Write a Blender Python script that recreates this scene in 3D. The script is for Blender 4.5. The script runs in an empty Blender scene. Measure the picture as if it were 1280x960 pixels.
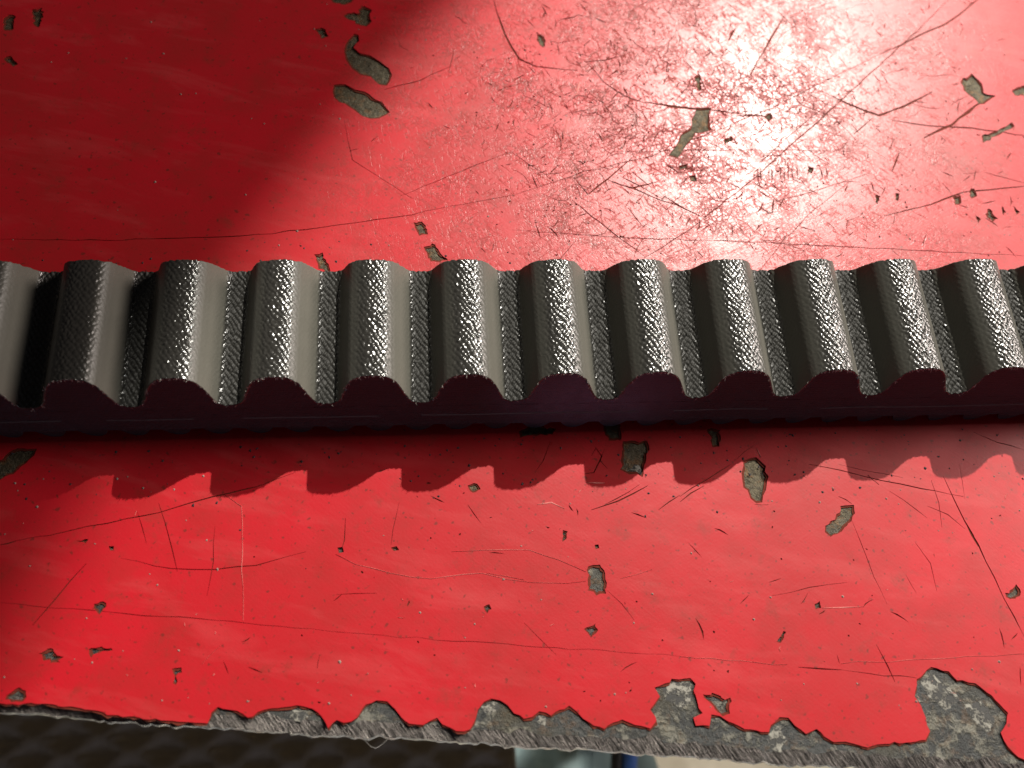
import bpy, bmesh, math, random
import numpy as np
from mathutils import Matrix, Vector
from mathutils.geometry import delaunay_2d_cdt
random.seed(7); rng = np.random.default_rng(7)
sc = bpy.context.scene
S = 0.014            # one belt pitch = 14 mm; all lengths below are in pitches unless noted

# ------------------------------------------------------------------ camera
FPX = 1207.0
CAM = np.array([3.425, -4.9605, 10.076])
P_, Y_, R_ = 1.13017, 0.239, 0.20267
def cam_axes(p, y, r):
    cp, sp, cy, sy, cr, sr = math.cos(p), math.sin(p), math.cos(y), math.sin(y), math.cos(r), math.sin(r)
    fwd = np.array([sy*cp, cy*cp, -sp]); right = np.array([cy, -sy, 0.]); up = np.cross(right, fwd)
    return np.array([cr*right+sr*up, -sr*right+cr*up, fwd])
AX = cam_axes(P_, Y_, R_)
def at(u, v, z=0.0):
    """point on the level z of a pixel of the 1280x960 photograph"""
    d = np.array([(u-640)/FPX, -(v-480)/FPX, 1.0]) @ AX
    p = CAM + d*(z-CAM[2])/d[2]
    return float(p[0]), float(p[1])
cam = bpy.data.cameras.new('camera'); co = bpy.data.objects.new('camera', cam); sc.collection.objects.link(co)
cam.sensor_width = 36; cam.lens = 36*FPX/1280
cam.clip_start = 0.005; cam.clip_end = 20
m = Matrix.Identity(4)
for i in range(3):
    m[i][0] = AX[0][i]; m[i][1] = AX[1][i]; m[i][2] = -AX[2][i]; m[i][3] = CAM[i]*S
co.matrix_world = m
cam.dof.use_dof = True; cam.dof.focus_distance = 11.0*S; cam.dof.aperture_fstop = 20
sc.camera = co
# ------------------------------------------------------------------ light
w = bpy.data.worlds.new('World'); sc.world = w; w.use_nodes = True
bg = w.node_tree.nodes['Background']; bg.inputs[0].default_value = (0.85, 0.78, 0.80, 1); bg.inputs[1].default_value = 0.03
def look(o, tgt):
    o.rotation_euler = (Vector(tgt)-o.location).to_track_quat('-Z', 'Y').to_euler()
sd = bpy.data.lights.new('torch_light', 'SPOT'); so = bpy.data.objects.new('torch_light', sd); sc.collection.objects.link(so)
so.location = Vector((35.0, 53.0, 60.6))*S; look(so, Vector((17.75, -5.75, 0))*S)
sd.energy = 88; sd.color = (1.0, 0.955, 0.86); sd.shadow_soft_size = .6*S
sd.spot_size = math.radians(23.85); sd.spot_blend = 0.05
def area(name, loc, tgt, size, energy, col):
    d = bpy.data.lights.new(name, 'AREA'); o = bpy.data.objects.new(name, d); C0.objects.link(o)
    d.shape = 'DISK'; d.size = size*S; d.energy = energy; d.color = col; o.location = Vector(loc)*S; look(o, Vector(tgt)*S)
C0 = sc.collection
area('workshop_lamp', (58, 17, 33), (5, 0, 0), 24, 6.6, (1.0, .88, .80))     # soft room light from the right
area('front_fill', (8, -60, 10), (5, 0, 0), 24, .45, (.72, .76, 1.0))        # added weak cool fill from the front, no known lamp behind it
area('floor_fill', (4, -30, -15), (5, -1, -19), 8, 3.6, (1.0, .93, .85))         # unseen fill added to brighten what shows below the bench
vs = sc.view_settings; vs.view_transform = 'Standard'; vs.look = 'None'; vs.exposure = 0; vs.gamma = 1
try: vs.use_curve_mapping = False
except Exception: pass

# ------------------------------------------------------------------ helpers
C = sc.collection
def mesh_obj(name, verts, faces, mats, parent=None, smooth=False, midx=None, scale=S):
    me = bpy.data.meshes.new(name)
    v = (np.asarray(verts, float)*scale)
    me.from_pydata(v.tolist(), [], [tuple(f) for f in faces])
    for x in (mats if isinstance(mats, (list, tuple)) else [mats]): me.materials.append(x)
    if midx is not None: me.polygons.foreach_set('material_index', np.asarray(midx, np.int32))
    if smooth: me.polygons.foreach_set('use_smooth', np.ones(len(me.polygons), bool))
    me.update()
    o = bpy.data.objects.new(name, me); C.objects.link(o)
    if parent: o.parent = parent
    return o
def empty(name, label, cat, loc=(0, 0, 0), group=None):
    o = bpy.data.objects.new(name, None); C.objects.link(o); o.location = Vector(loc)*S
    o.empty_display_size = 0.005
    o['label'] = label; o['category'] = cat
    if group: o['group'] = group
    return o

class NT:
    """tiny node-tree writer"""
    def __init__(s, name):
        s.m = bpy.data.materials.new(name); s.m.use_nodes = True; s.t = s.m.node_tree
        s.b = s.t.nodes['Principled BSDF']; s.out = s.t.nodes['Material Output']
    def n(s, typ, ins=None, **kw):
        nd = s.t.nodes.new(typ)
        for k, v in kw.items(): setattr(nd, k, v)
        for k, v in (ins or {}).items(): s.set(nd.inputs[k], v)
        return nd
    def set(s, inp, v):
        if isinstance(v, bpy.types.NodeSocket): s.t.links.new(v, inp)
        elif isinstance(v, (tuple, list)) and inp.type == 'RGBA' and len(v) == 3: inp.default_value = (*v, 1)
        else: inp.default_value = v
    def coord(s, sc_=1.0, rot=(0, 0, 0), stretch=(1, 1, 1), loc=(0, 0, 0), src='Object'):
        tc = s.n('ShaderNodeTexCoord')
        k = sc_/S if src == 'Object' else sc_
        mp = s.n('ShaderNodeMapping', {'Vector': tc.outputs[src], 'Scale': (k, k, k), 'Rotation': rot})
        if stretch == (1, 1, 1) and loc == (0, 0, 0): return mp.outputs[0]
        return s.n('ShaderNodeMapping', {'Vector': mp.outputs[0], 'Scale': stretch, 'Location': loc}).outputs[0]
    def noise(s, vec, scale=1, detail=4, rough=.55, dist=0):
        return s.n('ShaderNodeTexNoise', {'Vector': vec, 'Scale': scale, 'Detail': detail, 'Roughness': rough, 'Distortion': dist}).outputs[0]
    def ramp(s, f, *stops):
        r = s.n('ShaderNodeValToRGB', {'Fac': f}); e = r.color_ramp.elements
        while len(e) < len(stops): e.new(.5)
        for el, (p, c) in zip(e, stops):
            el.position = p; el.color = (c, c, c, 1) if not isinstance(c, tuple) else (*c, 1)
        return r.outputs[0]
    def mix(s, f, a, b, bt='MIX'):
        x = s.n('ShaderNodeMix', data_type='RGBA', blend_type=bt)
        s.set(x.inputs[0], f); s.set(x.inputs[6], a); s.set(x.inputs[7], b)
        return x.outputs[2]
    def math(s, op, a, b=0.0, c=0.0):
        x = s.n('ShaderNodeMath', operation=op); s.set(x.inputs[0], a); s.set(x.inputs[1], b)
        if op in ('MULTIPLY_ADD',): s.set(x.inputs[2], c)
        return x.outputs[0]
    def bump(s, h, dist, strength=1.0, nrm=None):
        i = {'Height': h, 'Distance': dist*S, 'Strength': strength}
        if nrm is not None: i['Normal'] = nrm
        return s.n('ShaderNodeBump', i).outputs[0]
    def p(s, **kw):
        for k, v in kw.items(): s.set(s.b.inputs[k.replace('_', ' ')], v)
        return s.m

# ------------------------------------------------------------------ materials
def mat_paint():
    t = NT('red_enamel')
    c = t.coord()
    big = t.ramp(t.noise(c, .35, 3), (.35, 0.0), (.7, 1.0))
    mid = t.ramp(t.noise(c, 1.7, 5, .6), (.45, 0.0), (.75, 1.0))
    col = t.mix(big, (.55, .008, .018), (.44, .012, .016))
    col = t.mix(t.math('MULTIPLY', mid, .55), col, (.33, .020, .016))
    # rubbed, chalky scuffs
    sv = t.coord(1, (0, 0, .25), (.5, 2.2, 1), (3.1, .7, 0))
    sf = t.ramp(t.noise(sv, 1.2, 4, .65, .4), (.52, 0.0), (.75, .34))
    col = t.mix(sf, col, (.60, .085, .085))
    gr = t.ramp(t.noise(t.coord(1, (0, 0, 0), (1, 1, 1), (2, 8, 0)), 2.8, 5, .75, .3), (.56, 0.0), (.72, .5))
    col = t.mix(gr, col, (.22, .03, .018))
    # brown grime specks
    sp = t.ramp(t.noise(c, 15, 1, .6), (.66, 0.0), (.74, 1.0))
    col = t.mix(t.math('MULTIPLY', sp, .65), col, (.12, .02, .012))
    # hairline crazing, dense in patches
    dv = t.n('ShaderNodeVectorMath', {0: c, 1: t.n('ShaderNodeVectorMath', {0: t.n('ShaderNodeTexNoise', {'Vector': c, 'Scale': 4.0, 'Detail': 4.0}).outputs[1], 'Scale': .35}, operation='SCALE').outputs[0]}, operation='ADD').outputs[0]
    v = t.n('ShaderNodeTexVoronoi', {'Vector': dv, 'Scale': 5.5, 'Detail': 1.0}, feature='DISTANCE_TO_EDGE').outputs[0]
    lines = t.ramp(v, (.0, 1.0), (.05, 0.0))
    v2 = t.n('ShaderNodeTexVoronoi', {'Vector': dv, 'Scale': 13.0}, feature='DISTANCE_TO_EDGE').outputs[0]
    lines2 = t.ramp(v2, (.0, 1.0), (.09, 0.0))
    wear_n = t.ramp(t.noise(c, 1.1, 4, .6), (.42, 0.0), (.60, 1.0))
    # this corner of the top has seen the most use: radial distance from its middle
    pos = t.n('ShaderNodeVectorMath', {0: c, 1: (3.0, 4.9, 0)}, operation='DISTANCE').outputs['Value']
    zone = t.ramp(t.math('DIVIDE', pos, 8.0), (.15, 1.0), (.70, .06))
    wz = t.math('MULTIPLY', wear_n, zone)
    ln = t.math('MULTIPLY', t.math('MAXIMUM', lines, lines2), wz)
    col = t.mix(t.math('MULTIPLY', ln, .95), col, (.12, .018, .010))
    fl = None
    for rz, k_, off in ((.75, 5.0, 9), (-.55, 6.0, 4), (1.35, 5.5, 2)):
        st_ = t.ramp(t.noise(t.coord(1, (0, 0, rz), (1, 5.5, 1), (off, 1, 0)), k_, 2, .7, .5), (.585, 0.0), (.64, 1.0))
        fl = st_ if fl is None else t.math('MAXIMUM', fl, st_)
    fl = t.math('MULTIPLY', fl, t.ramp(t.noise(c, 2.6, 4, .7), (.38, 0.0), (.55, 1.0)))
    worn = t.math('MULTIPLY', fl, zone)
    col = t.mix(t.math('MULTIPLY', worn, .8), col, (.20, .022, .012))
    # fine directional scratches in the relief
    s1 = t.noise(t.coord(1, (0, 0, .75), (.6, 26, 1)), 1.5, 1, .6)
    s2 = t.noise(t.coord(1, (0, 0, -.5), (.6, 30, 1), (4, 4, 0)), 1.5, 1, .6)
    sh = t.math('MULTIPLY', t.math('ADD', s1, s2), .5)
    g = t.noise(c, 38, 1, .6)
    h = t.math('ADD', t.math('MULTIPLY', sh, .16), t.math('MULTIPLY', g, .12))
    h = t.math('SUBTRACT', h, t.math('MULTIPLY', t.math('MAXIMUM', ln, worn), .35))
    h = t.math('ADD', h, t.math('MULTIPLY', t.noise(c, 1.6, 2), .2))
    nb = t.bump(h, .007, .7)
    rough = t.math('MULTIPLY_ADD', t.noise(c, 3.0, 5, .7), .22, .36)
    rough = t.math('ADD', rough, t.math('MULTIPLY', t.math('MAXIMUM', worn, ln), .3))
    return t.p(Base_Color=col, Roughness=rough, Normal=nb, Coat_Weight=t.math('MULTIPLY_ADD', t.math('MAXIMUM', worn, ln), -.46, .52), Coat_Roughness=t.math('MULTIPLY_ADD', t.noise(c, 2.5, 2), .10, .24),
               Coat_Normal=nb, Specular_IOR_Level=.27)
def mat_primer():
    t = NT('brown_undercoat'); c = t.coord()
    col = t.mix(t.noise(c, 9, 4), (.20, .032, .020), (.09, .028, .016))
    return t.p(Base_Color=col, Roughness=.8, Specular_IOR_Level=.12, Normal=t.bump(t.noise(c, 40, 3), .006))
def mat_steel():
    t = NT('bare_steel'); c = t.coord()
    a = t.ramp(t.noise(c, 5.0, 6, .7, .3), (.50, 0.0), (.60, 1.0))
    b = t.ramp(t.noise(c, 22, 4, .7), (.35, 0.0), (.65, 1.0))
    col = t.mix(b, (.026, .028, .028), (.066, .070, .068))
    col = t.mix(t.math('MULTIPLY', a, .6), col, (.27, .26, .21))
    o = t.ramp(t.noise(c, 1.3, 3), (.5, 0.0), (.75, 1.0))
    col = t.mix(t.math('MULTIPLY', o, .5), col, (.10, .08, .035))
    yy = t.n('ShaderNodeSeparateXYZ', {0: c}).outputs[1]
    rust = t.ramp(t.math('MULTIPLY_ADD', yy, .25, t.math('MULTIPLY_ADD', t.noise(c, 1.5, 4), .3, .45)), (.15, 0.0), (.40, 1.0))
    col = t.mix(t.math('MULTIPLY', rust, .75), col, t.mix(b, (.045, .032, .014), (.13, .105, .055)))
    orr = t.ramp(t.noise(t.coord(1, (0, 0, 0), (1, 1, 1), (5, 5, 0)), 7, 5, .75), (.53, 0.0), (.62, 1.0))
    col = t.mix(t.math('MULTIPLY', orr, t.math('MULTIPLY_ADD', rust, .5, .25)), col, (.17, .085, .03))
    h = t.math('ADD', t.noise(c, 30, 5, .7), t.math('MULTIPLY', a, .5))
    sp = t.ramp(t.noise(c, 60, 2), (.60, 0.0), (.68, 1.0))
    return t.p(Base_Color=col, Metallic=t.math('MULTIPLY_ADD', sp, .5, .35), Roughness=.52, Normal=t.bump(h, .02, .8))
def mat_ground_edge():
    t = NT('ground_steel_edge')
    s = t.noise(t.coord(1, (0, 0, .95), (1, 9, 1)), 5.0, 4, .7, .3)
    g = t.noise(t.coord(), 20, 4, .7)
    col = t.mix(t.ramp(s, (.38, 0.0), (.65, 1.0)), (.040, .037, .034), (.26, .24, .22))
    h = t.math('ADD', s, t.math('MULTIPLY', g, .4))
    return t.p(Base_Color=col, Metallic=.75, Roughness=.36, Normal=t.bump(h, .035, 1.0))
def mat_rubber():
    t = NT('black_rubber'); c = t.coord()
    a = t.noise(c, 3.0, 5, .6); g = t.noise(c, 45, 4, .7)
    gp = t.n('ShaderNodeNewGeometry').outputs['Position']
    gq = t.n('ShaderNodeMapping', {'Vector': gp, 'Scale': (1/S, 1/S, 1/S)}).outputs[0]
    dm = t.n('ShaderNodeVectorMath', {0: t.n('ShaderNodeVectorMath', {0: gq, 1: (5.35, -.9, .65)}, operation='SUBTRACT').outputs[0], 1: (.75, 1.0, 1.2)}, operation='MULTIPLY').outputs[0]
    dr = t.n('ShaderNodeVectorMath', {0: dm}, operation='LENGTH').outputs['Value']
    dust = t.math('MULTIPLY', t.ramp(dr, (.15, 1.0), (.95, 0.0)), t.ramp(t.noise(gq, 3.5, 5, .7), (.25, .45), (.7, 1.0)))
    st = t.noise(t.coord(1, (0, 0, 0), (2, 2, 30)), 2, 3)
    kn = t.noise(t.coord(1, (0, .9, 0), (1.5, 1.5, 26)), 2.5, 3, .6)
    col = t.mix(a, (.016, .015, .018), (.030, .028, .033))
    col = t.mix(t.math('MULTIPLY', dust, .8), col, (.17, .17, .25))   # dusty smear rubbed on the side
    fl = t.ramp(t.noise(c, 70, 2), (.72, 0.0), (.76, 1.0))
    col = t.mix(t.math('MULTIPLY', fl, .5), col, (.12, .12, .12))
    return t.p(Base_Color=col, Roughness=t.math('MULTIPLY_ADD', a, .2, .42), Normal=t.bump(t.math('ADD', t.math('ADD', g, kn), t.math('MULTIPLY', st, .9)), .014))
def mat_fabric():
    t = NT('rubberised_fabric'); c = t.coord(1)
    info = t.n('ShaderNodeObjectInfo').outputs['Random']
    off = t.n('ShaderNodeCombineXYZ', {0: t.math('MULTIPLY', info, 37.0), 1: t.math('MULTIPLY', info, 11.0)}).outputs[0]
    cc = t.n('ShaderNodeVectorMath', {0: c, 1: off}, operation='ADD').outputs[0]
    a = t.noise(cc, 2.5, 4, .6); b = t.noise(cc, 26, 3, .7)
    st = t.n('ShaderNodeAttribute', attribute_name='stretch').outputs['Fac']
    col = t.mix(a, (.030, .029, .026), (.046, .044, .039))
    col = t.mix(t.ramp(b, (.35, 0.0), (.7, 1.0)), col, (.028, .027, .024))
    col = t.mix(t.math('MAXIMUM', t.math('MULTIPLY', st, .9), 0.0), col, t.mix(a, (.115, .112, .094), (.15, .145, .122)))
    return t.p(Base_Color=col, Roughness=t.math('MULTIPLY_ADD', t.math('ABSOLUTE', st), .36, t.math('MULTIPLY_ADD', t.noise(cc, 8, 3), .10, .14)), Specular_IOR_Level=t.math('MULTIPLY_ADD', t.math('ABSOLUTE', st), -.35, .62),
               Sheen_Weight=.0, Sheen_Roughness=.5, Sheen_Tint=(.9, .9, .8, 1), Normal=t.bump(b, .0035, .7))
def mat_plain(name, col, rough=.6, metal=0, nscale=8, var=.3, bump=.01):
    t = NT(name); c = t.coord()
    n = t.noise(c, nscale, 4, .6)
    cl = t.mix(n, tuple(x*(1-var) for x in col), tuple(min(1, x*(1+var)) for x in col))
    return t.p(Base_Color=cl, Roughness=rough, Metallic=metal, Normal=t.bump(n, bump))
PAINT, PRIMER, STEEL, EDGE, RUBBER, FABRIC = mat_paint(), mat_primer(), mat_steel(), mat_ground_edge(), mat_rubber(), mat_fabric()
CORD = mat_plain('cord_yarn', (.075, .072, .07), .6)
PALE = mat_plain('pale_scrape', (.62, .17, .15), .6)
FIBRE = mat_plain('fibre_white', (.55, .53, .48), .6)

# ------------------------------------------------------------------ bench top: bare steel, undercoat, red enamel
Z_ST, Z_PR, Z_PT = -.021, -.011, 0.0
top = empty('bench_top', 'scratched and chipped red painted steel bench top under the toothed belt', 'bench top', (4, -1, 0))
def ctr(v):   # children of bench_top are built in world space; undo its offset
    v = np.array(v, float); v[:, 0] -= 4; v[:, 1] += 1
    return v
e0 = np.array(at(0, 891, Z_ST)); e1 = np.array(at(1082, 960, Z_ST)); ed = (e1-e0)/np.linalg.norm(e1-e0); en = np.array([-ed[1], ed[0]])
def edge_pt(s, d): return e0 + ed*s + en*d           # s along the edge, d inwards
def steel():
    n = 900; ss = np.linspace(-9, 22, n)
    jag = np.interp(ss, np.linspace(-9, 22, 620), rng.normal(0, .010, 620)) + np.interp(ss, np.linspace(-9, 22, 60), rng.normal(0, .012, 60))
    jb = np.interp(ss, np.linspace(-9, 22, 300), rng.normal(0, .022, 300))
    rows = []
    for d, z, j in ((20., Z_ST, 0), (.135, Z_ST, jb), (.0, Z_ST-.055, jag), (-.012, Z_ST-.085, jag), (.05, -.26, jag*.3), (.10, -.30, 0), (20., -.30, 0)):
        jj = j if isinstance(j, np.ndarray) else np.zeros(n)
        rows.append([(*edge_pt(s, d+jj[i]), z) for i, s in enumerate(ss)])
    v = [p for r in rows for p in r]; f = []; mi = []
    for r in range(len(rows)-1):
        for i in range(n-1):
            f.append((r*n+i, (r+1)*n+i, (r+1)*n+i+1, r*n+i+1)); mi.append(1 if r == 1 else 0)
    mesh_obj('steel_plate', ctr(v), f, [STEEL, EDGE], top, midx=mi)
steel()

def jitter(poly, amp, step, closed=True):
    """subdivide an outline and roughen it"""
    out = []; n = len(poly)
    for i in range(n if closed else n-1):
        a = np.array(poly[i]); b = np.array(poly[(i+1) % n]); L = np.linalg.norm(b-a); k = max(1, int(L/step))
        for j in range(k):
            p = a+(b-a)*j/k
            out.append(p + (rng.normal(0, amp, 2) if (j > 0 or amp > .008) else rng.normal(0, amp*.4, 2)))
    if not closed: out.append(np.array(poly[-1]))
    return out
def grow(poly, d):
    c = np.mean(poly, axis=0); return [p + (p-c)/max(1e-6, np.linalg.norm(p-c))*d for p in poly]

X6 = lambda pts, s, ox, oy: [(ox+x/s, oy+y/s) for x, y in pts]
chips = [  # outlines of the places where the enamel has come off, photograph pixels
 X6([(150,595),(190,590),(240,605),(300,635),(370,655),(440,690),(490,730),(520,760),(548,790),(520,810),(470,838),(410,840),(350,815),(300,790),(260,750),(190,715),(150,680)],5.647,390,0),
 X6([(300,245),(335,250),(340,285),(310,310),(300,340),(340,375),(410,395),(480,435),(540,480),(570,520),(560,570),(530,600),(480,605),(450,575),(410,545),(340,525),(290,480),(240,420),(225,360),(235,310),(262,270)],5.647,390,0),
 X6([(220,105),(270,88),(340,95),(335,60),(370,40),(410,60),(412,110),(418,150),(390,188),(350,185),(300,155),(240,130)],5.647,390,0),
 X6([(25,205),(60,195),(90,225),(118,262),(80,262),(40,235)],5.647,390,0),
 [(40,12),(52,10),(55,20),(48,34),(42,30)], [(4,22),(18,15),(16,38),(3,38)], [(4,72),(12,70),(22,80),(16,84),(8,78)],
 [(395,35),(405,36),(410,46),(402,48)], [(412,-6),(444,-6),(440,4),(428,5),(416,3)],
 [(516,278),(528,277),(535,292),(523,294)], [(532,310),(543,304),(552,318),(560,326),(545,328),(534,322)], [(394,318),(403,316),(410,330),(416,342),(398,336)],
 X6([(935,500),(985,495),(1000,530),(1012,550),(1000,600),(980,612),(945,595),(935,550)],2.977,420,540),
 X6([(925,735),(965,712),(975,735),(950,768),(940,750)],2.977,420,540), X6([(845,365),(862,370),(855,400),(842,408)],2.977,420,540),
 X6([(550,650),(570,640),(578,658),(562,675)],2.977,420,540), X6([(490,200),(515,190),(538,212),(520,225),(500,218)],2.977,420,540),
 X6([(962,420),(976,418),(980,432),(966,436)],2.977,420,540), X6([(205,430),(225,425),(235,438),(215,442)],2.977,420,540), X6([(5,430),(25,428),(30,446),(10,450)],2.977,420,540),
 X6([(240,110),(265,95),(290,100),(322,130),(325,200),(308,235),(305,262),(280,268),(262,240),(238,200),(232,150)],2.977,850,540),
 X6([(600,275),(645,270),(650,300),(630,340),(600,370),(560,390),(540,375),(540,350),(575,325),(595,300)],2.977,850,540),
 X6([(360,780),(385,740),(395,745),(375,785)],2.977,850,540), X6([(1210,600),(1250,570),(1270,585),(1250,620),(1225,620)],2.977,850,540),
 X6([(500,640),(520,630),(525,655),(505,660)],2.977,850,540), X6([(100,-15),(150,-15),(150,50),(125,60)],2.977,850,540),
 X6([(350,640),(385,630),(395,650),(370,680),(355,665)],2.977,0,540), X6([(330,810),(370,795),(415,805),(415,815),(370,820),(335,835)],2.977,0,540),
 X6([(640,880),(675,878),(675,895),(655,910),(655,940),(642,935),(648,905)],2.977,0,540), X6([(150,820),(190,805),(235,840),(215,860),(160,845)],2.977,0,540),
 X6([(285,405),(330,400),(320,412)],2.977,0,540), X6([(-40,110),(0,100),(60,60),(140,60),(110,100),(50,150),(-20,190)],2.977,0,540),
 X6([(20,990),(60,950),(95,965),(90,1000),(40,1005)],2.977,0,540), X6([(405,425),(425,425),(422,440),(408,442)],2.977,0,540),
 X6([(60,85),(75,85),(85,105),(78,118),(65,110)],2,640,0),
 X6([(462,270),(495,265),(495,325),(460,335),(430,375),(415,395),(390,388),(410,370),(420,340),(450,310)],2,640,0),
 X6([(1120,200),(1150,185),(1175,210),(1180,232),(1210,240),(1170,262),(1160,250),(1130,225)],2,640,0),
 X6([(1250,225),(1275,213),(1300,215),(1300,240),(1255,240)],2,640,0), X6([(1100,492),(1120,488),(1125,508),(1108,512)],2,640,0), X6([(1142,478),(1155,472),(1162,490),(1148,496)],2,640,0),
 X6([(442,440),(460,438),(462,453),(447,454)],2,640,0), X6([(1158,535),(1172,548),(1165,558)],2,640,0), X6([(1190,520),(1212,545),(1200,555),(1186,538)],2,640,0),
 X6([(1225,515),(1236,530),(1228,538)],2,640,0), X6([(1252,515),(1270,530),(1262,537)],2,640,0), X6([(910,485),(922,490),(915,510),(908,505)],2,640,0), X6([(960,482),(970,484),(965,503),(958,500)],2,640,0),
 X6([(740,415),(755,420),(750,435),(738,428)],2,640,0), X6([(630,290),(650,280),(652,300),(640,304)],2,640,0), X6([(528,350),(550,338),(552,350),(532,362)],2,640,0), X6([(415,415),(440,408),(438,420),(418,426)],2,640,0),
 X6([(455,190),(470,185),(474,225),(465,235)],2,640,0), X6([(1172,342),(1250,308),(1256,318),(1230,330),(1178,356)],2,640,0),
 X6([(180,240),(330,190),(470,230),(480,250),(400,290),(190,290)],6.4,620,500), X6([(860,180),(980,175),(1010,240),(1000,320),(940,330),(870,280)],6.4,620,500),
 X6([(1010,330),(1210,330),(1220,400),(1200,500),(1180,560),(1170,620),(1130,600),(1040,590),(1000,560),(1015,450)],6.4,620,500),
 X6([(90,202),(135,203),(160,225),(192,215),(185,245),(187,275),(158,282),(125,248)],2.977,850,800),
]
lower_edge = ([(-400,862),(-200,871),(0,879),(60,880),(100,885),(140,894),(201,900),(258,904),(264,891),(272,884),(285,887),(296,889),(309,897),(317,895),(322,891),(339,886),(363,883),(380,883),(391,886),(401,894),(408,906),(411,910),(416,904),(421,900),(430,904),(438,902),(447,896),(457,881),(470,875),(484,877),(494,886),(502,896),(512,904),(529,907),(538,901),(546,897),(553,906),(563,909),(571,914),(588,912),(593,901),(598,887),(605,877),(615,873),(625,876),(635,882),(643,892),(655,898),(665,896),(675,890),(689,895),(699,887),(712,882),(721,889),(729,899),(742,907),(756,911),(766,903),(778,899),(786,904),(800,907),(813,911),(821,901),(820,896),(813,887),(818,879),(825,870),(818,860),(830,854),(848,849),(863,847),(870,855),(867,864),(872,877),(878,891),(867,897),(870,907),(887,907),(889,894),(900,895),(917,904),(931,911),(951,915),(961,916),(964,907),(974,897),(986,897),(994,907),(1008,918),(1021,911),(1031,921),(1041,927),(1065,929),(1085,935),(1105,929),(1139,928),(1157,925),(1162,914),(1157,897),(1151,881),(1144,871),(1146,850),(1164,833),(1186,839),(1196,850),(1219,854),(1240,869),(1260,891),(1258,904),(1251,916),(1260,934),(1273,946),(1292,957),(1330,962),(1500,972),(1900,995)])
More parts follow.
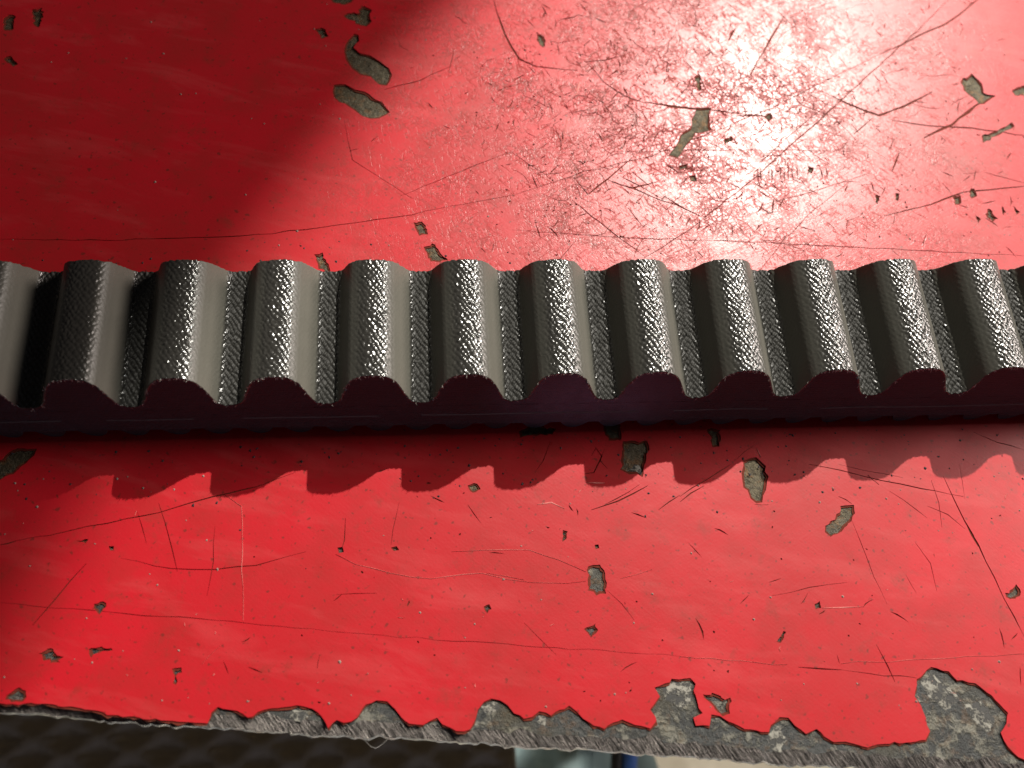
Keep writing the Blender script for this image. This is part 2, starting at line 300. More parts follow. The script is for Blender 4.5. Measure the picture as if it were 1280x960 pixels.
# deep scratches through the enamel: polyline in pixels, width in pixels
def sc2(p, w): return X6(p, 2, 640, 0), w
def sa(p, w): return X6(p, 2.977, 0, 540), w
def sb(p, w): return X6(p, 2.977, 420, 540), w
def sg(p, w): return X6(p, 2.977, 850, 540), w
scratches = [
 ([(617,0),(627,30),(637,55),(650,75),(670,83),(722,88)], 3.0), sc2([(180,155),(230,150),(280,138)],2.6), sc2([(335,255),(400,265),(500,275)],4), sc2([(440,270),(560,282),(650,292)],2.2),
 sc2([(1170,-6),(1100,50),(1000,100),(920,135)],3), sc2([(920,135),(780,205),(650,270),(500,330),(350,390),(180,430),(0,490)],1.4), sc2([(1095,-4),(1000,90),(900,180),(780,290),(600,450),(450,570),(330,645)],1.8),
 sc2([(680,40),(640,110),(590,195)],3), sc2([(780,230),(830,255),(880,275),(920,290),(980,265),(1050,230)],3.6), sc2([(950,300),(1040,315),(1150,320),(1290,340)],2.4), sc2([(1030,345),(1100,310),(1160,265),(1200,240)],5),
 sc2([(190,160),(230,205),(280,240),(340,260)],2), sc2([(160,450),(190,485),(240,450),(300,395)],2.6), sc2([(240,450),(350,490),(470,540)],2.6), sc2([(270,440),(330,470),(380,500)],2), sc2([(250,380),(450,375),(700,375),(900,380)],1.2),
 sc2([(0,575),(300,595),(600,605),(900,620),(1290,640)],1.3), sc2([(600,520),(750,480),(900,430)],1.2), sc2([(930,540),(1050,510),(1130,480),(1290,465)],2.2), sc2([(150,500),(250,580),(330,640)],1.8),
 sc2([(580,200),(610,235),(650,270)],1.2), sc2([(640,170),(720,260),(800,290),(860,350),(940,400)],1.1), sc2([(450,190),(440,215),(410,250)],1.8), sc2([(540,105),(560,70)],3), sc2([(900,295),(880,315),(855,335)],3), sc2([(970,380),(950,430)],2.5),
 sc2([(560,290),(620,290),(660,296)],3.4), sc2([(730,365),(760,390),(800,415)],1.6), sc2([(655,495),(650,530)],3), sc2([(495,235),(480,215),(470,190)],2), sc2([(370,0),(450,60),(560,140),(700,210),(860,300)],1), sc2([(560,460),(740,300),(800,250)],1.2),
 sc2([(0,380),(40,410),(90,440)],1.4), sc2([(160,600),(80,700)],1), sc2([(1180,430),(1240,445),(1290,460)],1.6), sc2([(1160,425),(1155,450)],2), sc2([(850,450),(760,520),(680,600),(600,700)],1),
 sc2([(380,490),(430,520),(470,540)],3.5), sc2([(250,455),(300,470),(360,455)],3), sc2([(300,430),(350,470)],2.2), sc2([(290,520),(330,570)],1.8),
 ([(0,299),(150,300),(300,295),(400,285),(500,270),(640,244)],1.2), ([(480,112),(525,100),(565,82)],1.3), ([(500,245),(560,220),(610,200),(640,190)],1.0), ([(560,95),(568,60)],1), ([(430,150),(440,200),(520,250)],.8),
 sa([(60,405),(250,368),(400,340),(590,300),(700,265),(790,240),(960,205),(1100,150)],1.8), sa([(120,720),(200,630),(320,490)],2.2), sa([(590,265),(615,340),(640,430),(660,520)],1.7), sa([(800,350),(795,480),(770,610)],1.1), sa([(510,295),(530,350),(545,415)],1.2),
 sa([(450,470),(640,512),(800,512),(950,495),(1140,445)],1.2), sa([(0,635),(400,670),(800,700),(1280,745)],1.0), sa([(0,420),(60,405)],2), sa([(830,850),(850,900)],1.4), sa([(925,875),(975,895)],1.8), sa([(1190,830),(1180,880)],1.3),
 sb([(1010,590),(1060,640),(1110,700)],1.3), sb([(0,745),(300,765),(640,790),(1280,835)],.8), sb([(1160,200),(1050,260),(950,290)],2.2), sb([(1130,195),(1040,250),(1000,270)],1.5), sb([(1280,235),(1200,290)],1.8), sb([(700,710),(820,830)],1), sb([(490,270),(540,340)],1.4), sb([(0,605),(150,600)],1),
 sb([(35,320),(30,400),(20,440)],1.3), sb([(235,260),(205,420)],.8), sb([(900,310),(895,285)],2), sb([(1100,300),(1155,320)],2.4), sb([(800,30),(770,110),(740,150)],1.1), sb([(950,90),(965,60),(985,90),(960,150),(930,155)],2), sb([(1000,60),(985,110),(1010,135)],1.6), sb([(150,150),(190,135)],1.6),
 sg([(480,120),(600,140),(750,180),(900,210),(1055,240)],1.9), sg([(590,120),(700,145),(830,170)],1), sg([(980,165),(1020,250),(1060,330),(1110,420),(1170,540),(1210,620),(1280,760)],2.4), sg([(1060,330),(1085,380),(1110,425)],4), sg([(875,410),(930,490),(955,590)],1.3), sg([(935,180),(960,260),(975,355)],1.4),
 sg([(780,220),(920,320)],1.2), sg([(920,275),(1000,310),(1060,360)],1.3), sg([(440,875),(600,885)],2.6), sg([(600,885),(700,900),(880,915)],1.4), sg([(0,260),(90,200)],2), sg([(0,240),(190,120)],1.6), sg([(730,790),(770,870),(800,930)],1.8), sg([(1040,120),(1060,250)],.8),
 sg([(590,240),(640,268)],2), sg([(1090,0),(1180,40),(1280,65)],1.6), sg([(640,330),(700,480),(770,640)],1.1), sg([(200,110),(290,40)],1), sg([(340,610),(480,580),(620,560)],1), sg([(450,640),(475,600)],1.2), sg([(330,560),(375,545)],1.4), sg([(840,530),(880,600)],1.1),
]
pale = [sb([(0,455),(70,490),(200,525),(350,545),(540,525),(640,550),(730,562),(930,555)],1.2), sb([(430,445),(620,438),(720,442),(830,475),(930,520)],1.2), sg([(0,835),(400,865)],1.0), sg([(600,862),(900,845),(1280,825)],1.0), sg([(700,160),(740,195)],1.4),
        sb([(560,525),(700,550)],1.6), sg([(530,655),(680,650)],2.2), sb([(1060,545),(1180,510)],1.4), sa([(840,235),(900,275),(905,700)],1.0), sa([(750,865),(820,795)],1.3), sb([(750,270),(800,262),(850,285)],2.5), sb([(930,188),(1000,190)],2.6), sg([(280,268),(330,270)],2),
        sc2([(170,200),(160,240)],3), sc2([(140,290),(122,375)],3), sb([(230,690),(250,693)],2), sg([(285,60),(300,95)],2.4)]
for i in range(26):   # scattered small nicks
    u, v = rng.uniform(10, 1270), rng.uniform(610, 880); a = rng.uniform(0, 6.28); L = rng.uniform(1, 7)
    pale.append(([(u, v), (u+L*math.cos(a), v+L*math.sin(a))], 1.6))

def ribbon(pts, wpx, zl, rough=.25):
    """tapering strip outline along a pixel polyline, in plate coordinates"""
    P = np.array([at(*p, zl) for p in pts]); out = [P[0]]
    for a, b in zip(P[:-1], P[1:]):
        k = max(1, int(np.linalg.norm(b-a)/.16))
        for j in range(1, k+1): out.append(a+(b-a)*j/k)
    P = np.array(out); n = len(P)
    if n < 3: P = np.array([P[0], (P[0]+P[-1])/2, P[-1]]); n = 3
    P[1:-1] += rng.normal(0, .006, (n-2, 2))
    wd = wpx/118*(.56 if pts[0][1] < 330 else .40)
    T = np.gradient(P, axis=0); T /= np.linalg.norm(T, axis=1)[:, None]+1e-9; N = np.stack([-T[:, 1], T[:, 0]], 1)
    prof = np.sin(np.linspace(.10, math.pi-.10, n))**.45*wd*rng.uniform(1-rough*1.6, 1+rough, n)
    return P, N, prof
def strip_poly(P, N, prof):
    l = [P[i]+N[i]*prof[i] for i in range(len(P))]; r = [P[i]-N[i]*prof[i] for i in range(len(P))]
    return l + r[::-1]

def cut_sheet(name, outer, holes, z, depth, mat):
    vs_, es = [], []
    for poly in [outer]+holes:
        b = len(vs_); n = len(poly); vs_ += [Vector((float(p[0]), float(p[1]))) for p in poly]; es += [(b+i, b+(i+1) % n) for i in range(n)]
    ov, oe, of, *_ = delaunay_2d_cdt(vs_, es, [], 0, 1e-5, False)
    VV = np.array([(p[0], p[1]) for p in ov]); TT = np.array([f for f in of if len(f) == 3]); cen = VV[TT].mean(1)
    def inside(poly, pts):
        q = np.array(poly, float); r = np.zeros(len(pts), bool)
        for (ax, ay), (bx_, by_) in zip(q, np.roll(q, -1, 0)):
            c = (ay > pts[:, 1]) != (by_ > pts[:, 1])
            if c.any(): r[c] ^= pts[c, 0] < (bx_-ax)*(pts[c, 1]-ay)/(by_-ay)+ax
        return r
    ok = inside(outer, cen)
    for h in holes:
        q = np.array(h); lo, hi = q.min(0), q.max(0)
        k = np.where(ok & (cen > lo).all(1) & (cen < hi).all(1))[0]
        if len(k): ok[k] = ~inside(h, cen[k])
    tri = TT[ok]; pa, pb, pc = VV[tri[:, 0]], VV[tri[:, 1]], VV[tri[:, 2]]
    ar = (pb[:, 0]-pa[:, 0])*(pc[:, 1]-pa[:, 1])-(pb[:, 1]-pa[:, 1])*(pc[:, 0]-pa[:, 0])
    keep = [tuple(int(q) for q in (t_ if s_ > 0 else t_[::-1])) for t_, s_ in zip(tri, ar)]
    used = {}
    V = []
    def idx(i):
        if i not in used: used[i] = len(V); V.append((ov[i][0], ov[i][1], z))
        return used[i]
    F = [tuple(idx(i) for i in f) for f in keep]
    cnt = {}
    for f in F:
        for a, b in zip(f, f[1:]+f[:1]): cnt[(a, b)] = 1
    low = {}
    for (a, b) in list(cnt):
        if (b, a) not in cnt:
            for q in (a, b):
                if q not in low: low[q] = len(V); V.append((V[q][0], V[q][1], z-depth))
            F.append((b, a, low[a], low[b]))
    return mesh_obj(name, ctr(V), F, mat, top)
far = [edge_pt(22, .3), edge_pt(22, 19), edge_pt(-9, 19), edge_pt(-9, .1)]
le = [np.array(at(u, v, Z_PT)) for u, v in lower_edge]
le_j = jitter(le, .007, .05, False)
le_pr = [p + np.array([rng.normal(0, .006), -.018+rng.normal(0, .008)]) for p in le_j]
chip_pl, chip_pr = [], []
for c in chips:
    base = [np.array(at(u, v, Z_PT)) for u, v in c]
    size = np.ptp(np.array(base), axis=0).max()
    j = jitter(base, min(.010, size*.05), max(.03, size*.10))
    chip_pl.append(j); chip_pr.append([p+rng.normal(0, .004, 2) for p in grow(j, -min(.028, size*.14))])
scr = []
for pts, wpx in scratches:
    P, N, pr = ribbon(pts, wpx, Z_PT); scr.append(strip_poly(P, N, pr))
# short cuts and pits, thick in the well-used area
def sliver(u, v, a, Lpx, wpx):
    x, y = at(u, v); L = Lpx/118; w_ = wpx/118*.5
    d = np.array([math.cos(a), math.sin(a)]); n = np.array([-d[1], d[0]]); c = np.array([x, y])
    b = rng.normal(0, .12)*L
    return [c-d*L/2, c-d*L*.15+n*(w_*rng.uniform(.5, 1.2)+b*.5), c+d*L*.2+n*(w_*rng.uniform(.4, 1)+b*.4), c+d*L/2, c+d*L*.2-n*(w_*rng.uniform(.4, 1)-b*.4), c-d*L*.15-n*(w_*rng.uniform(.5, 1.2)-b*.5)]
for i in range(1060):
    if i < 700: u, v = rng.normal(880, 150), rng.normal(130, 95)
    elif i < 980: u, v = rng.uniform(620, 1290), rng.uniform(-10, 325)
    else: u, v = rng.uniform(250, 1290), rng.uniform(600, 900)
    if v < -40 or v > 890 or (320 < v < 560): continue
    small = i >= 980
    k = rng.random()
    if k < .45: scr.append(sliver(u, v, rng.uniform(0, 3.14), rng.uniform(2, 6)*(.8 if small else 1), rng.uniform(1.5, 3.8)*(.8 if small else 1)))
    elif not small or k > .8: scr.append(sliver(u, v, rng.choice([.9, .6, -.6, 2.2, 1.3])+rng.normal(0, .3), rng.uniform(6, 30), rng.uniform(1.2, 2.6)))
for i in range(150):   # wandering hairlines in the glare patch
    u, v = rng.normal(870, 150), rng.normal(130, 90)
    if not -20 < v < 300: continue
    a = rng.uniform(0, 6.28); pts = [(u, v)]
    for k in range(rng.integers(2, 6)):
        a += rng.normal(0, .5); u += 11*math.cos(a); v += 8*math.sin(a); pts.append((u, v))
    P, N, pr = ribbon(pts, rng.uniform(.7, 1.3), Z_PT); scr.append(strip_poly(P, N, pr))
for i in range(9):    # chatter marks of a slipped tool
    u = 948+i*6+rng.normal(0, 1.2); scr.append(strip_poly(*ribbon([(u, 212+rng.normal(0, 2)-i*.6), (u+1, 230-i*.8)], rng.uniform(1, 2.2), Z_PT)))
far = [edge_pt(22, 2), edge_pt(22, 19), edge_pt(-9, 19), edge_pt(-9, 2)]
cut_sheet('red_paint_coat', le_j+far, chip_pl+scr, Z_PT, Z_PT-Z_PR-.0004, PAINT)
far2 = [p+np.array([0., 0.]) for p in far]
cut_sheet('brown_undercoat', le_pr+far2, chip_pr, Z_PR, Z_PR-Z_ST-.0004, PRIMER)
t = NT('pale_filler'); c = t.coord()
fm = t.ramp(t.noise(c, 11, 5, .75), (.46, 0.0), (.56, 1.0))
t.p(Base_Color=t.mix(fm, (.05, .05, .048), (.30, .29, .25)), Roughness=.7, Normal=t.bump(fm, .01))
V, F = [], []
for pl in ([(826,860),(845,851),(864,855),(866,876),(850,888),(833,874)], [(962,915),(974,905),(984,924),(977,941),(963,936)], [(1150,852),(1166,843),(1186,858),(1200,876),(1181,887),(1160,870)],
           [(1206,880),(1226,876),(1246,902),(1231,916),(1216,900)], [(601,884),(615,876),(624,884),(612,893)], [(672,892),(682,891),(680,906),(672,903)], [(352,890),(380,888),(390,897),(370,902)], X6([(1040,560),(1130,520),(1165,560),(1160,600),(1110,598)],6.4,620,500)):
    P = jitter([np.array(at(u, v, Z_ST)) for u, v in pl], .014, .04); c_ = np.mean(P, axis=0); b = len(V)
    V += [(p[0], p[1], Z_ST+.0006) for p in P] + [(c_[0], c_[1], Z_ST+.005)]; n_ = len(P)
    F += [(b+(k+1) % n_, b+k, b+n_) for k in range(n_)]
o = mesh_obj('filler_residue', ctr(V), F, t.m, top); o['kind'] = 'stuff'
# pale surface scrapes: thin raised burrs of dragged paint
V, F = [], []
for pts, wpx in pale:
    P, N, pr = ribbon(pts, wpx, Z_PT, .4); b = len(V)
    for i in range(len(P)):
        l, r = P[i]+N[i]*pr[i]*.8, P[i]-N[i]*pr[i]*.8
        V += [(l[0], l[1], .0008), (P[i][0], P[i][1], .005), (r[0], r[1], .0008)]
    for i in range(len(P)-1):
        F += [(b+3*i, b+3*i+1, b+3*i+4, b+3*i+3), (b+3*i+1, b+3*i+2, b+3*i+5, b+3*i+4)]
o = mesh_obj('paint_burrs', ctr(V), F, PALE, top); o['kind'] = 'stuff'

V, F = [], []
for i in range(130):
    x_, y_ = at(rng.uniform(0, 1280), rng.choice([rng.uniform(0, 315), rng.uniform(560, 890)]))
    r_ = rng.uniform(.006, .016); b = len(V)
    V += [(x_+r_*rng.uniform(.6, 1.4)*math.cos(k), y_+r_*rng.uniform(.6, 1.4)*math.sin(k), .001) for k in (0, 1.25, 2.5, 3.8, 5.0)] + [(x_, y_, r_*.8)]
    F += [(b+k, b+(k+1) % 5, b+5) for k in range(5)]
V2, F2 = [], []
for i in range(260):
    x_ = rng.uniform(-2, 11); y_ = -1.0-abs(rng.normal(0, .45)) if i % 3 else 1.0+abs(rng.normal(0, .35))
    r_ = rng.uniform(.005, .016); b = len(V2)
    V2 += [(x_+r_*rng.uniform(.5, 1.6)*math.cos(k), y_+r_*rng.uniform(.5, 1.6)*math.sin(k), .001) for k in (0, 1.25, 2.5, 3.8, 5.0)] + [(x_, y_, r_*.8)]
    F2 += [(b+k, b+(k+1) % 5, b+5) for k in range(5)]
o = mesh_obj('rubber_crumbs', V2, F2, RUBBER); o['kind'] = 'stuff'; o['label'] = 'tiny black rubber crumbs shed on the paint along both sides of the belt'; o['category'] = 'crumbs'
o = mesh_obj('dust_grit', V, F, mat_plain('grit', (.28, .20, .17), .8)); o['kind'] = 'stuff'; o['label'] = 'fine pale grit and dust scattered over the red paint'; o['category'] = 'dust'
# ------------------------------------------------------------------ the belt
ZV = .58; H = .4385; WV = .807; SL = .265      # valley level, tooth height, half width there, side slope
belt = empty('toothed_belt', 'black rubber double-cogged drive belt with grey woven facing lying across the red plate', 'drive belt', (4, 0, 0))
kx = np.array([0, .05, .10, .15, .19, .23, .262, .29, .312, .335, .36, .39, .42, .5]); kz = np.array([1, .997, .985, .955, .91, .83, .72, .56, .38, .18, .07, .018, 0, 0])
xs = np.linspace(0, .5, 400); zs = np.interp(xs, kx, kz)
zg = np.interp(xs, [0, .05, .10, .15, .19, .23, .265, .30, .33, .36, .39, .42, .45, .5], [1, .997, .98, .945, .895, .81, .69, .52, .35, .20, .085, .025, .004, 0])
zl = zs*.45+zg*.55      # the side leaning away from the lamp is a little steeper
for _ in range(60):
    for q_ in (zg, zl): q_[1:-1] = (q_[:-2]+2*q_[1:-1]+q_[2:])/4
zg[0] = zl[0] = 1
X = np.concatenate([-xs[::-1], xs[1:]]); Z = np.concatenate([zl[::-1], zg[1:]])*H
al = np.concatenate([[0], np.cumsum(np.hypot(np.diff(X), np.diff(Z)))]); LEN = al[-1]
def halfw(z): return WV - SL*z
def tooth_mesh(seed, nu=230, nv=210):
    r = np.random.default_rng(seed)
    s = np.linspace(0, LEN, nu); x = np.interp(s, al, X); z = np.interp(s, al, Z)
    tx, tz = np.gradient(x, s), np.gradient(z, s); nrm = np.hypot(tx, tz); nx, nz = -tz/nrm, tx/nrm
    t = np.linspace(-1, 1, nv)
    Sg, Tg = np.meshgrid(s, t, indexing='ij')
    hw = halfw(z)
    # uneven front / back cut edges
    e1_ = np.interp(s, np.linspace(0, LEN, 60), r.normal(0, .0035, 60)); e2_ = np.interp(s, np.linspace(0, LEN, 60), r.normal(0, .0035, 60))
    Yg = Tg*(hw[:, None]+.006) + np.where(Tg < 0, e1_[:, None], e2_[:, None])*np.abs(Tg)**12
    n1 = round(LEN/.060); ku = math.pi*n1/LEN; kv = math.pi/.088
    win = np.clip(np.minimum(Sg, LEN-Sg)/.08, 0, 1)
    def smooth_noise(a, b):
        g = r.normal(0, 1, (a, b)); iu = np.linspace(0, a-1.001, nu); iv = np.linspace(0, b-1.001, nv)
        u0 = iu.astype(int); v0 = iv.astype(int); fu = (iu-u0)[:, None]; fv = (iv-v0)[None, :]
        fu = fu*fu*(3-2*fu); fv = fv*fv*(3-2*fv)
        return (g[u0][:, v0]*(1-fu)*(1-fv)+g[u0+1][:, v0]*fu*(1-fv)+g[u0][:, v0+1]*(1-fu)*fv+g[u0+1][:, v0+1]*fu*fv)
    wu = (smooth_noise(26, 26)*.009+smooth_noise(60, 60)*.0025)*win; wv = smooth_noise(26, 26)*.012+smooth_noise(60, 70)*.003
    A = (Sg+wu)*ku; B = (Yg+wv)*kv
    d1 = np.abs(np.cos(A+B))**.8; d2 = np.abs(np.cos(A-B))**.8
    d = d1*d2*1.0 + .35*np.maximum(d1, d2)
    d *= 1+.22*smooth_noise(50, 60)
    d += smooth_noise(80, 90)*.07*win + smooth_noise(34, 30)*.08*win
    zr = z/H
    amp = np.interp(zr, [0, .04, .15, .55, .80, .90, .955, 1], [.85, .7, .10, .04, .05, .09, .30, .38])
    D = d*.0155*amp[:, None]; stretch = np.repeat(np.interp(zr, [0, .05, .15, .6, .82, .93, .97, 1], [-1, -.2, 1, 1, .8, .35, 0, 0])[:, None], nv, 1).ravel()
    PX = x[:, None]+nx[:, None]*D; PZ = ZV+z[:, None]+nz[:, None]*D+.002
    v = np.stack([PX, Yg, PZ], -1).reshape(-1, 3)
    I = np.arange(nu*nv).reshape(nu, nv)
    f = np.stack([I[:-1, :-1], I[1:, :-1], I[1:, 1:], I[:-1, 1:]], -1).reshape(-1, 4)
    # turned-down rim so the facing has thickness at both cut ends
    rim_v, rim_f = [], []; b = len(v)
    for col, sg in ((0, -1), (nv-1, 1)):
        for i in range(nu): rim_v.append((PX[i, col]-nx[i]*.022, Yg[i, col]-sg*.002, PZ[i, col]-nz[i]*.022))
        o_ = b+(0 if col == 0 else nu)
        for i in range(nu-1):
            q = (I[i, col], o_+i, o_+i+1, I[i+1, col]); rim_f.append(q if sg < 0 else q[::-1])
    return np.concatenate([v, np.array(rim_v)]), f.tolist()+rim_f, np.concatenate([stretch, np.zeros(len(rim_v))])
def core_mesh():
    s = np.linspace(0, LEN, 90); x = np.interp(s, al, X); z = np.interp(s, al, Z)-.004
    zb = -.06; v, f = [], []
    rows = 6; n = len(x)
    for sg in (-1, 1):
        b = len(v)
        for k in range(rows):
            for i in range(n):
                zz = z[i]*(1-k/(rows-1)) + zb*k/(rows-1); v.append((x[i], sg*halfw(zz), ZV+zz))
        for k in range(rows-1):
            for i in range(n-1):
                q = (b+k*n+i, b+(k+1)*n+i, b+(k+1)*n+i+1, b+k*n+i+1); f.append(q if sg < 0 else q[::-1])
    m_ = rows*n
    for i in range(n-1): f.append((i, i+1, m_+i+1, m_+i))
    return v, f
# a short strip of the belt's slack in height, so it does not lie perfectly flat
def sag(x): return 0.0
protos = []
for k in range(3):
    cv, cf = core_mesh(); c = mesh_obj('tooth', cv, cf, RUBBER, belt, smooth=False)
    fv_, ff, sa_ = tooth_mesh(20+k); g = mesh_obj('woven_facing', fv_, ff, FABRIC, c, smooth=True)
    g.data.attributes.new('stretch', 'FLOAT', 'POINT').data.foreach_set('value', sa_.astype(np.float32))
    protos.append((c, g))
order = [0, 1, 2, 1, 0, 2, 0, 1, 2, 0, 2, 1, 0, 2, 1, 0, 2, 1, 0]
usedp = set()
for k, i in enumerate(range(-4, 15)):
    c, g = protos[order[k]]
    if order[k] in usedp:
        g0 = g; c = c.copy(); C.objects.link(c); c.parent = belt; g = g0.copy(); C.objects.link(g); g.parent = c
    usedp.add(order[k])
    c.location = Vector((i-4, 0, 0))*S
# backing strip
x0, x1 = -4.5, 14.5; nb = 260; bx = np.linspace(x0, x1, nb)
v, f = [], []
levels = [.518, .45, .38, .31, .24, .193]
for sg in (-1, 1):
    b = len(v)
    for zz in levels:
        for xx in bx: v.append((xx-4, sg*(halfw(zz-ZV)+rng.normal(0, .0016)), zz))
    for r in range(len(levels)-1):
        for i in range(nb-1):
            q = (b+r*nb+i, b+(r+1)*nb+i, b+(r+1)*nb+i+1, b+r*nb+i+1); f.append(q if sg < 0 else q[::-1])
m_ = len(levels)*nb; lr = (len(levels)-1)*nb
for i in range(nb-1): f.append((lr+i, m_+lr+i, m_+lr+i+1, lr+i+1))
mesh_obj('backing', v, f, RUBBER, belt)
# cord line just proud of the front side
v, f = [], []
for a, b_ in ((-4.4, -.2), (.2, 1.1), (1.6, 3.1), (3.5, 5.9), (6.3, 7.4), (8.0, 14.4)):
    xx = np.arange(a, b_, .06); zc = .36+np.interp(xx, np.arange(-5, 16, .5), rng.normal(0, .006, 42)); b0 = len(v)
    for x_, z_ in zip(xx, zc):
        y = -halfw(z_-ZV); v += [(x_-4, y+.002, z_+.010), (x_-4, y-.006, z_), (x_-4, y+.002, z_-.010)]
    for i in range(len(xx)-1):
        p = b0+3*i; f += [(p, p+1, p+4, p+3), (p+1, p+2, p+5, p+4)]
mesh_obj('tension_cord', v, f, CORD, belt)
# little cogs underneath
def cog():
    n = 14; xx = np.linspace(-.155, .155, n); v, f = [], []
    zb = [.002+.19*abs(x/.155)**2.2 for x in xx]
    for sg in (-1, 1):
        for x, z in zip(xx, zb): v.append((x, sg*(halfw(.195-ZV)), .195))
        for x, z in zip(xx, zb): v.append((x, sg*(halfw(.195-ZV)-(.195-z)*.08), z))
    for i in range(n-1):
        f.append((i, n+i, n+i+1, i+1)); f.append((2*n+i+1, 3*n+i+1, 3*n+i, 2*n+i)); f.append((n+i, 3*n+i, 3*n+i+1, n+i+1))
    return v, f
cv, cf = cog(); c0 = mesh_obj('cog', cv, cf, RUBBER, belt); c0.location = Vector((-4.3-4, 0, 0))*S
x = -4.3+.432
while x < 14.3:
    c = c0.copy(); C.objects.link(c); c.parent = belt; c.location = Vector((x-4, 0, 0))*S; x += .432
# frayed yarn ends along the front cut edge
v, f = [], []
for i in range(-2, 13):
    for k in range(46):
        s = rng.uniform(0, LEN) if k > 24 else LEN*rng.normal(.5, .13)
        s = min(max(s, 0), LEN)
        x_, z_ = np.interp(s, al, X), np.interp(s, al, Z)
        p = np.array([i+x_, -halfw(z_)-.006, ZV+z_+rng.uniform(-.012, .01)])
        d = np.array([rng.normal(0, 1), -abs(rng.normal(0, .35)), rng.normal(-.2, .7)]); d /= np.linalg.norm(d)
        L = rng.uniform(.010, .035); w_ = .0022
        q = p+d*L*.6+np.array([0, 0, rng.normal(0, .005)]); e = q+d*L*.4+np.array([0, -.004, rng.normal(-.006, .006)])
        b = len(v)
        for pt in (p, q, e):
            v += [pt+(w_, 0, -w_*.6), pt+(-w_, 0, -w_*.6), pt+(0, 0, w_)]
        for a in (0, 3):
            f += [(b+a, b+a+1, b+a+4, b+a+3), (b+a+1, b+a+2, b+a+5, b+a+4), (b+a+2, b+a, b+a+3, b+a+5)]
v = np.array(v); v[:, 0] -= 4
o = mesh_obj('frayed_yarn_ends', v, f, FIBRE, belt); o['kind'] = 'stuff'

# ------------------------------------------------------------------ what shows below the bench edge (out of focus)
ZF = -26.0
t = NT('pale_floor'); c = t.coord()
n = t.noise(c, .35, 5, .6)
t.p(Base_Color=t.mix(t.ramp(n, (.35, 0.0), (.65, 1.0)), (.30, .27, .20), (.52, .48, .38)), Roughness=.8, Normal=t.bump(n, .05))
o = mesh_obj('floor', [(-140, -140, ZF), (140, -140, ZF), (140, 140, ZF), (-140, 140, ZF)], [(0, 1, 2, 3)], t.m); o['kind'] = 'structure'
# dark diamond-embossed rubber mat on the left
zm = -9.0
def q3(u, v, z): x, y = at(u, v, z); return np.array([x, y, z])
matn = empty('rubber_mat', 'dark brown diamond-embossed rubber mat below the left end of the bench edge', 'mat', tuple(q3(300, 930, zm)))
lc = q3(300, 930, zm)
nu, nv = 220, 90
a0, a1 = at(-900, 800, zm), at(640, 800, zm)
X0, X1 = a0[0], a1[0]; Y0 = at(300, 1500, zm)[1]; Y1 = at(300, 700, zm)[1]
v, f = [], []
for i in range(nu):
    for j in range(nv):
        x = X0+(X1-X0)*i/(nu-1); y = Y0+(Y1-Y0)*j/(nv-1)
        A = (x/1.15+y/.62)*math.pi/1.0; B = (x/1.15-y/.62)*math.pi/1.0
        r = max(abs(math.cos(A))**6, abs(math.cos(B))**6)
        if i in (0, nu-1) or j in (0, nv-1): v.append((x-lc[0], y-lc[1], -.5)); continue
        v.append((x-lc[0], y-lc[1], .15*r+.10*math.sin(x*.5)))
for i in range(nu-1):
    for j in range(nv-1): a = i*nv+j; f.append((a, a+nv, a+nv+1, a+1))
mm = NT('dark_mat_rubber'); mm.p(Base_Color=(.40, .34, .27), Roughness=.6)
mesh_obj('embossed_sheet', v, f, mm.m, matn, smooth=True)
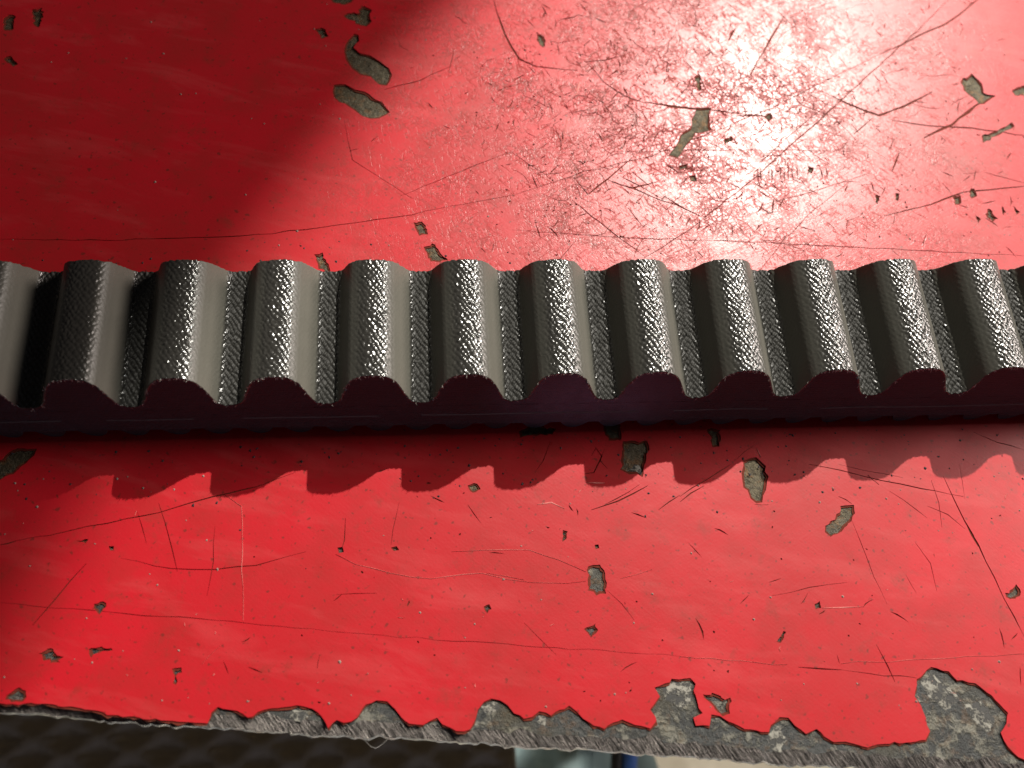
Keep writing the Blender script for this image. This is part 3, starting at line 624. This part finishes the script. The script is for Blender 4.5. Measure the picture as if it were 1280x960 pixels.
# crumpled teal-grey cloth
zc = -13.0
cl = empty('cloth_rag', 'crumpled pale teal grey rag on the floor below the bench edge', 'rag', tuple(q3(690, 960, zc)))
lc = q3(690, 960, zc)
nu = nv = 60; v, f = [], []
for i in range(nu):
    for j in range(nv):
        a, b = i/(nu-1)*2-1, j/(nv-1)*2-1
        rr = 1-.12*math.sin(3*math.atan2(b, a)+1)
        x = a*2.9*rr; y = b*3.4*rr
        z = .5*math.sin(a*5+b*3)*math.cos(b*4-a*2)+.25*math.sin(9*a-4*b)-1.2*(a*a+b*b)
        v.append((x, y, z))
for i in range(nu-1):
    for j in range(nv-1): a = i*nv+j; f.append((a, a+nv, a+nv+1, a+1))
o = mesh_obj('cloth', v, f, mat_plain('teal_cloth', (.17, .24, .24), .85, 0, 1.2, .45), cl, smooth=True)
def tube(name, pts, r, mat, parent=None, seg=12):
    P = np.array(pts, float); T = np.gradient(P, axis=0); T /= np.linalg.norm(T, axis=1)[:, None]; v, f = [], []
    for i, p in enumerate(P):
        s_ = np.cross(T[i], (0, 0, 1)); s_ /= np.linalg.norm(s_)+1e-9; u_ = np.cross(s_, T[i])
        for k in range(seg): a = 2*math.pi*k/seg; v.append(p+r*(math.cos(a)*s_+math.sin(a)*u_))
    n = len(P)
    for i in range(n-1):
        for k in range(seg): f.append((i*seg+k, i*seg+(k+1) % seg, (i+1)*seg+(k+1) % seg, (i+1)*seg+k))
    f.append(tuple(range(seg-1, -1, -1))); f.append(tuple((n-1)*seg+k for k in range(seg)))
    return mesh_obj(name, v, f, mat, parent, smooth=True)
zh = -12.0
def cable(name, u, r, mat, label):
    tt = np.linspace(0, 1, 24); pts = [q3(u+6*math.sin(k*5)-14*k, 800+420*k, zh) for k in tt]
    o = tube(name, pts, r, mat); o['label'] = label; o['category'] = 'cable'
cable('cable', 786, .17, mat_plain('blue_sheath', (.05, .16, .55), .45), 'bright blue cable hanging below the bench edge, right of the black one')
cable('cable', 770, .13, mat_plain('black_sheath', (.012, .012, .014), .5), 'thin black cable hanging below the bench edge, left of the blue one')
# stray fibre caught on the bench edge
fp = [(447, 915), (455, 924), (464, 933), (470, 935), (478, 930), (486, 922), (494, 918)]
o = tube('stray_fibre', [(*at(u, v, -.25-.01*i), -.25-.01*i) for i, (u, v) in enumerate(fp)], .0045, FIBRE, None, 6)
o['label'] = 'thin pale thread curling out from under the ground steel edge'; o['category'] = 'thread'
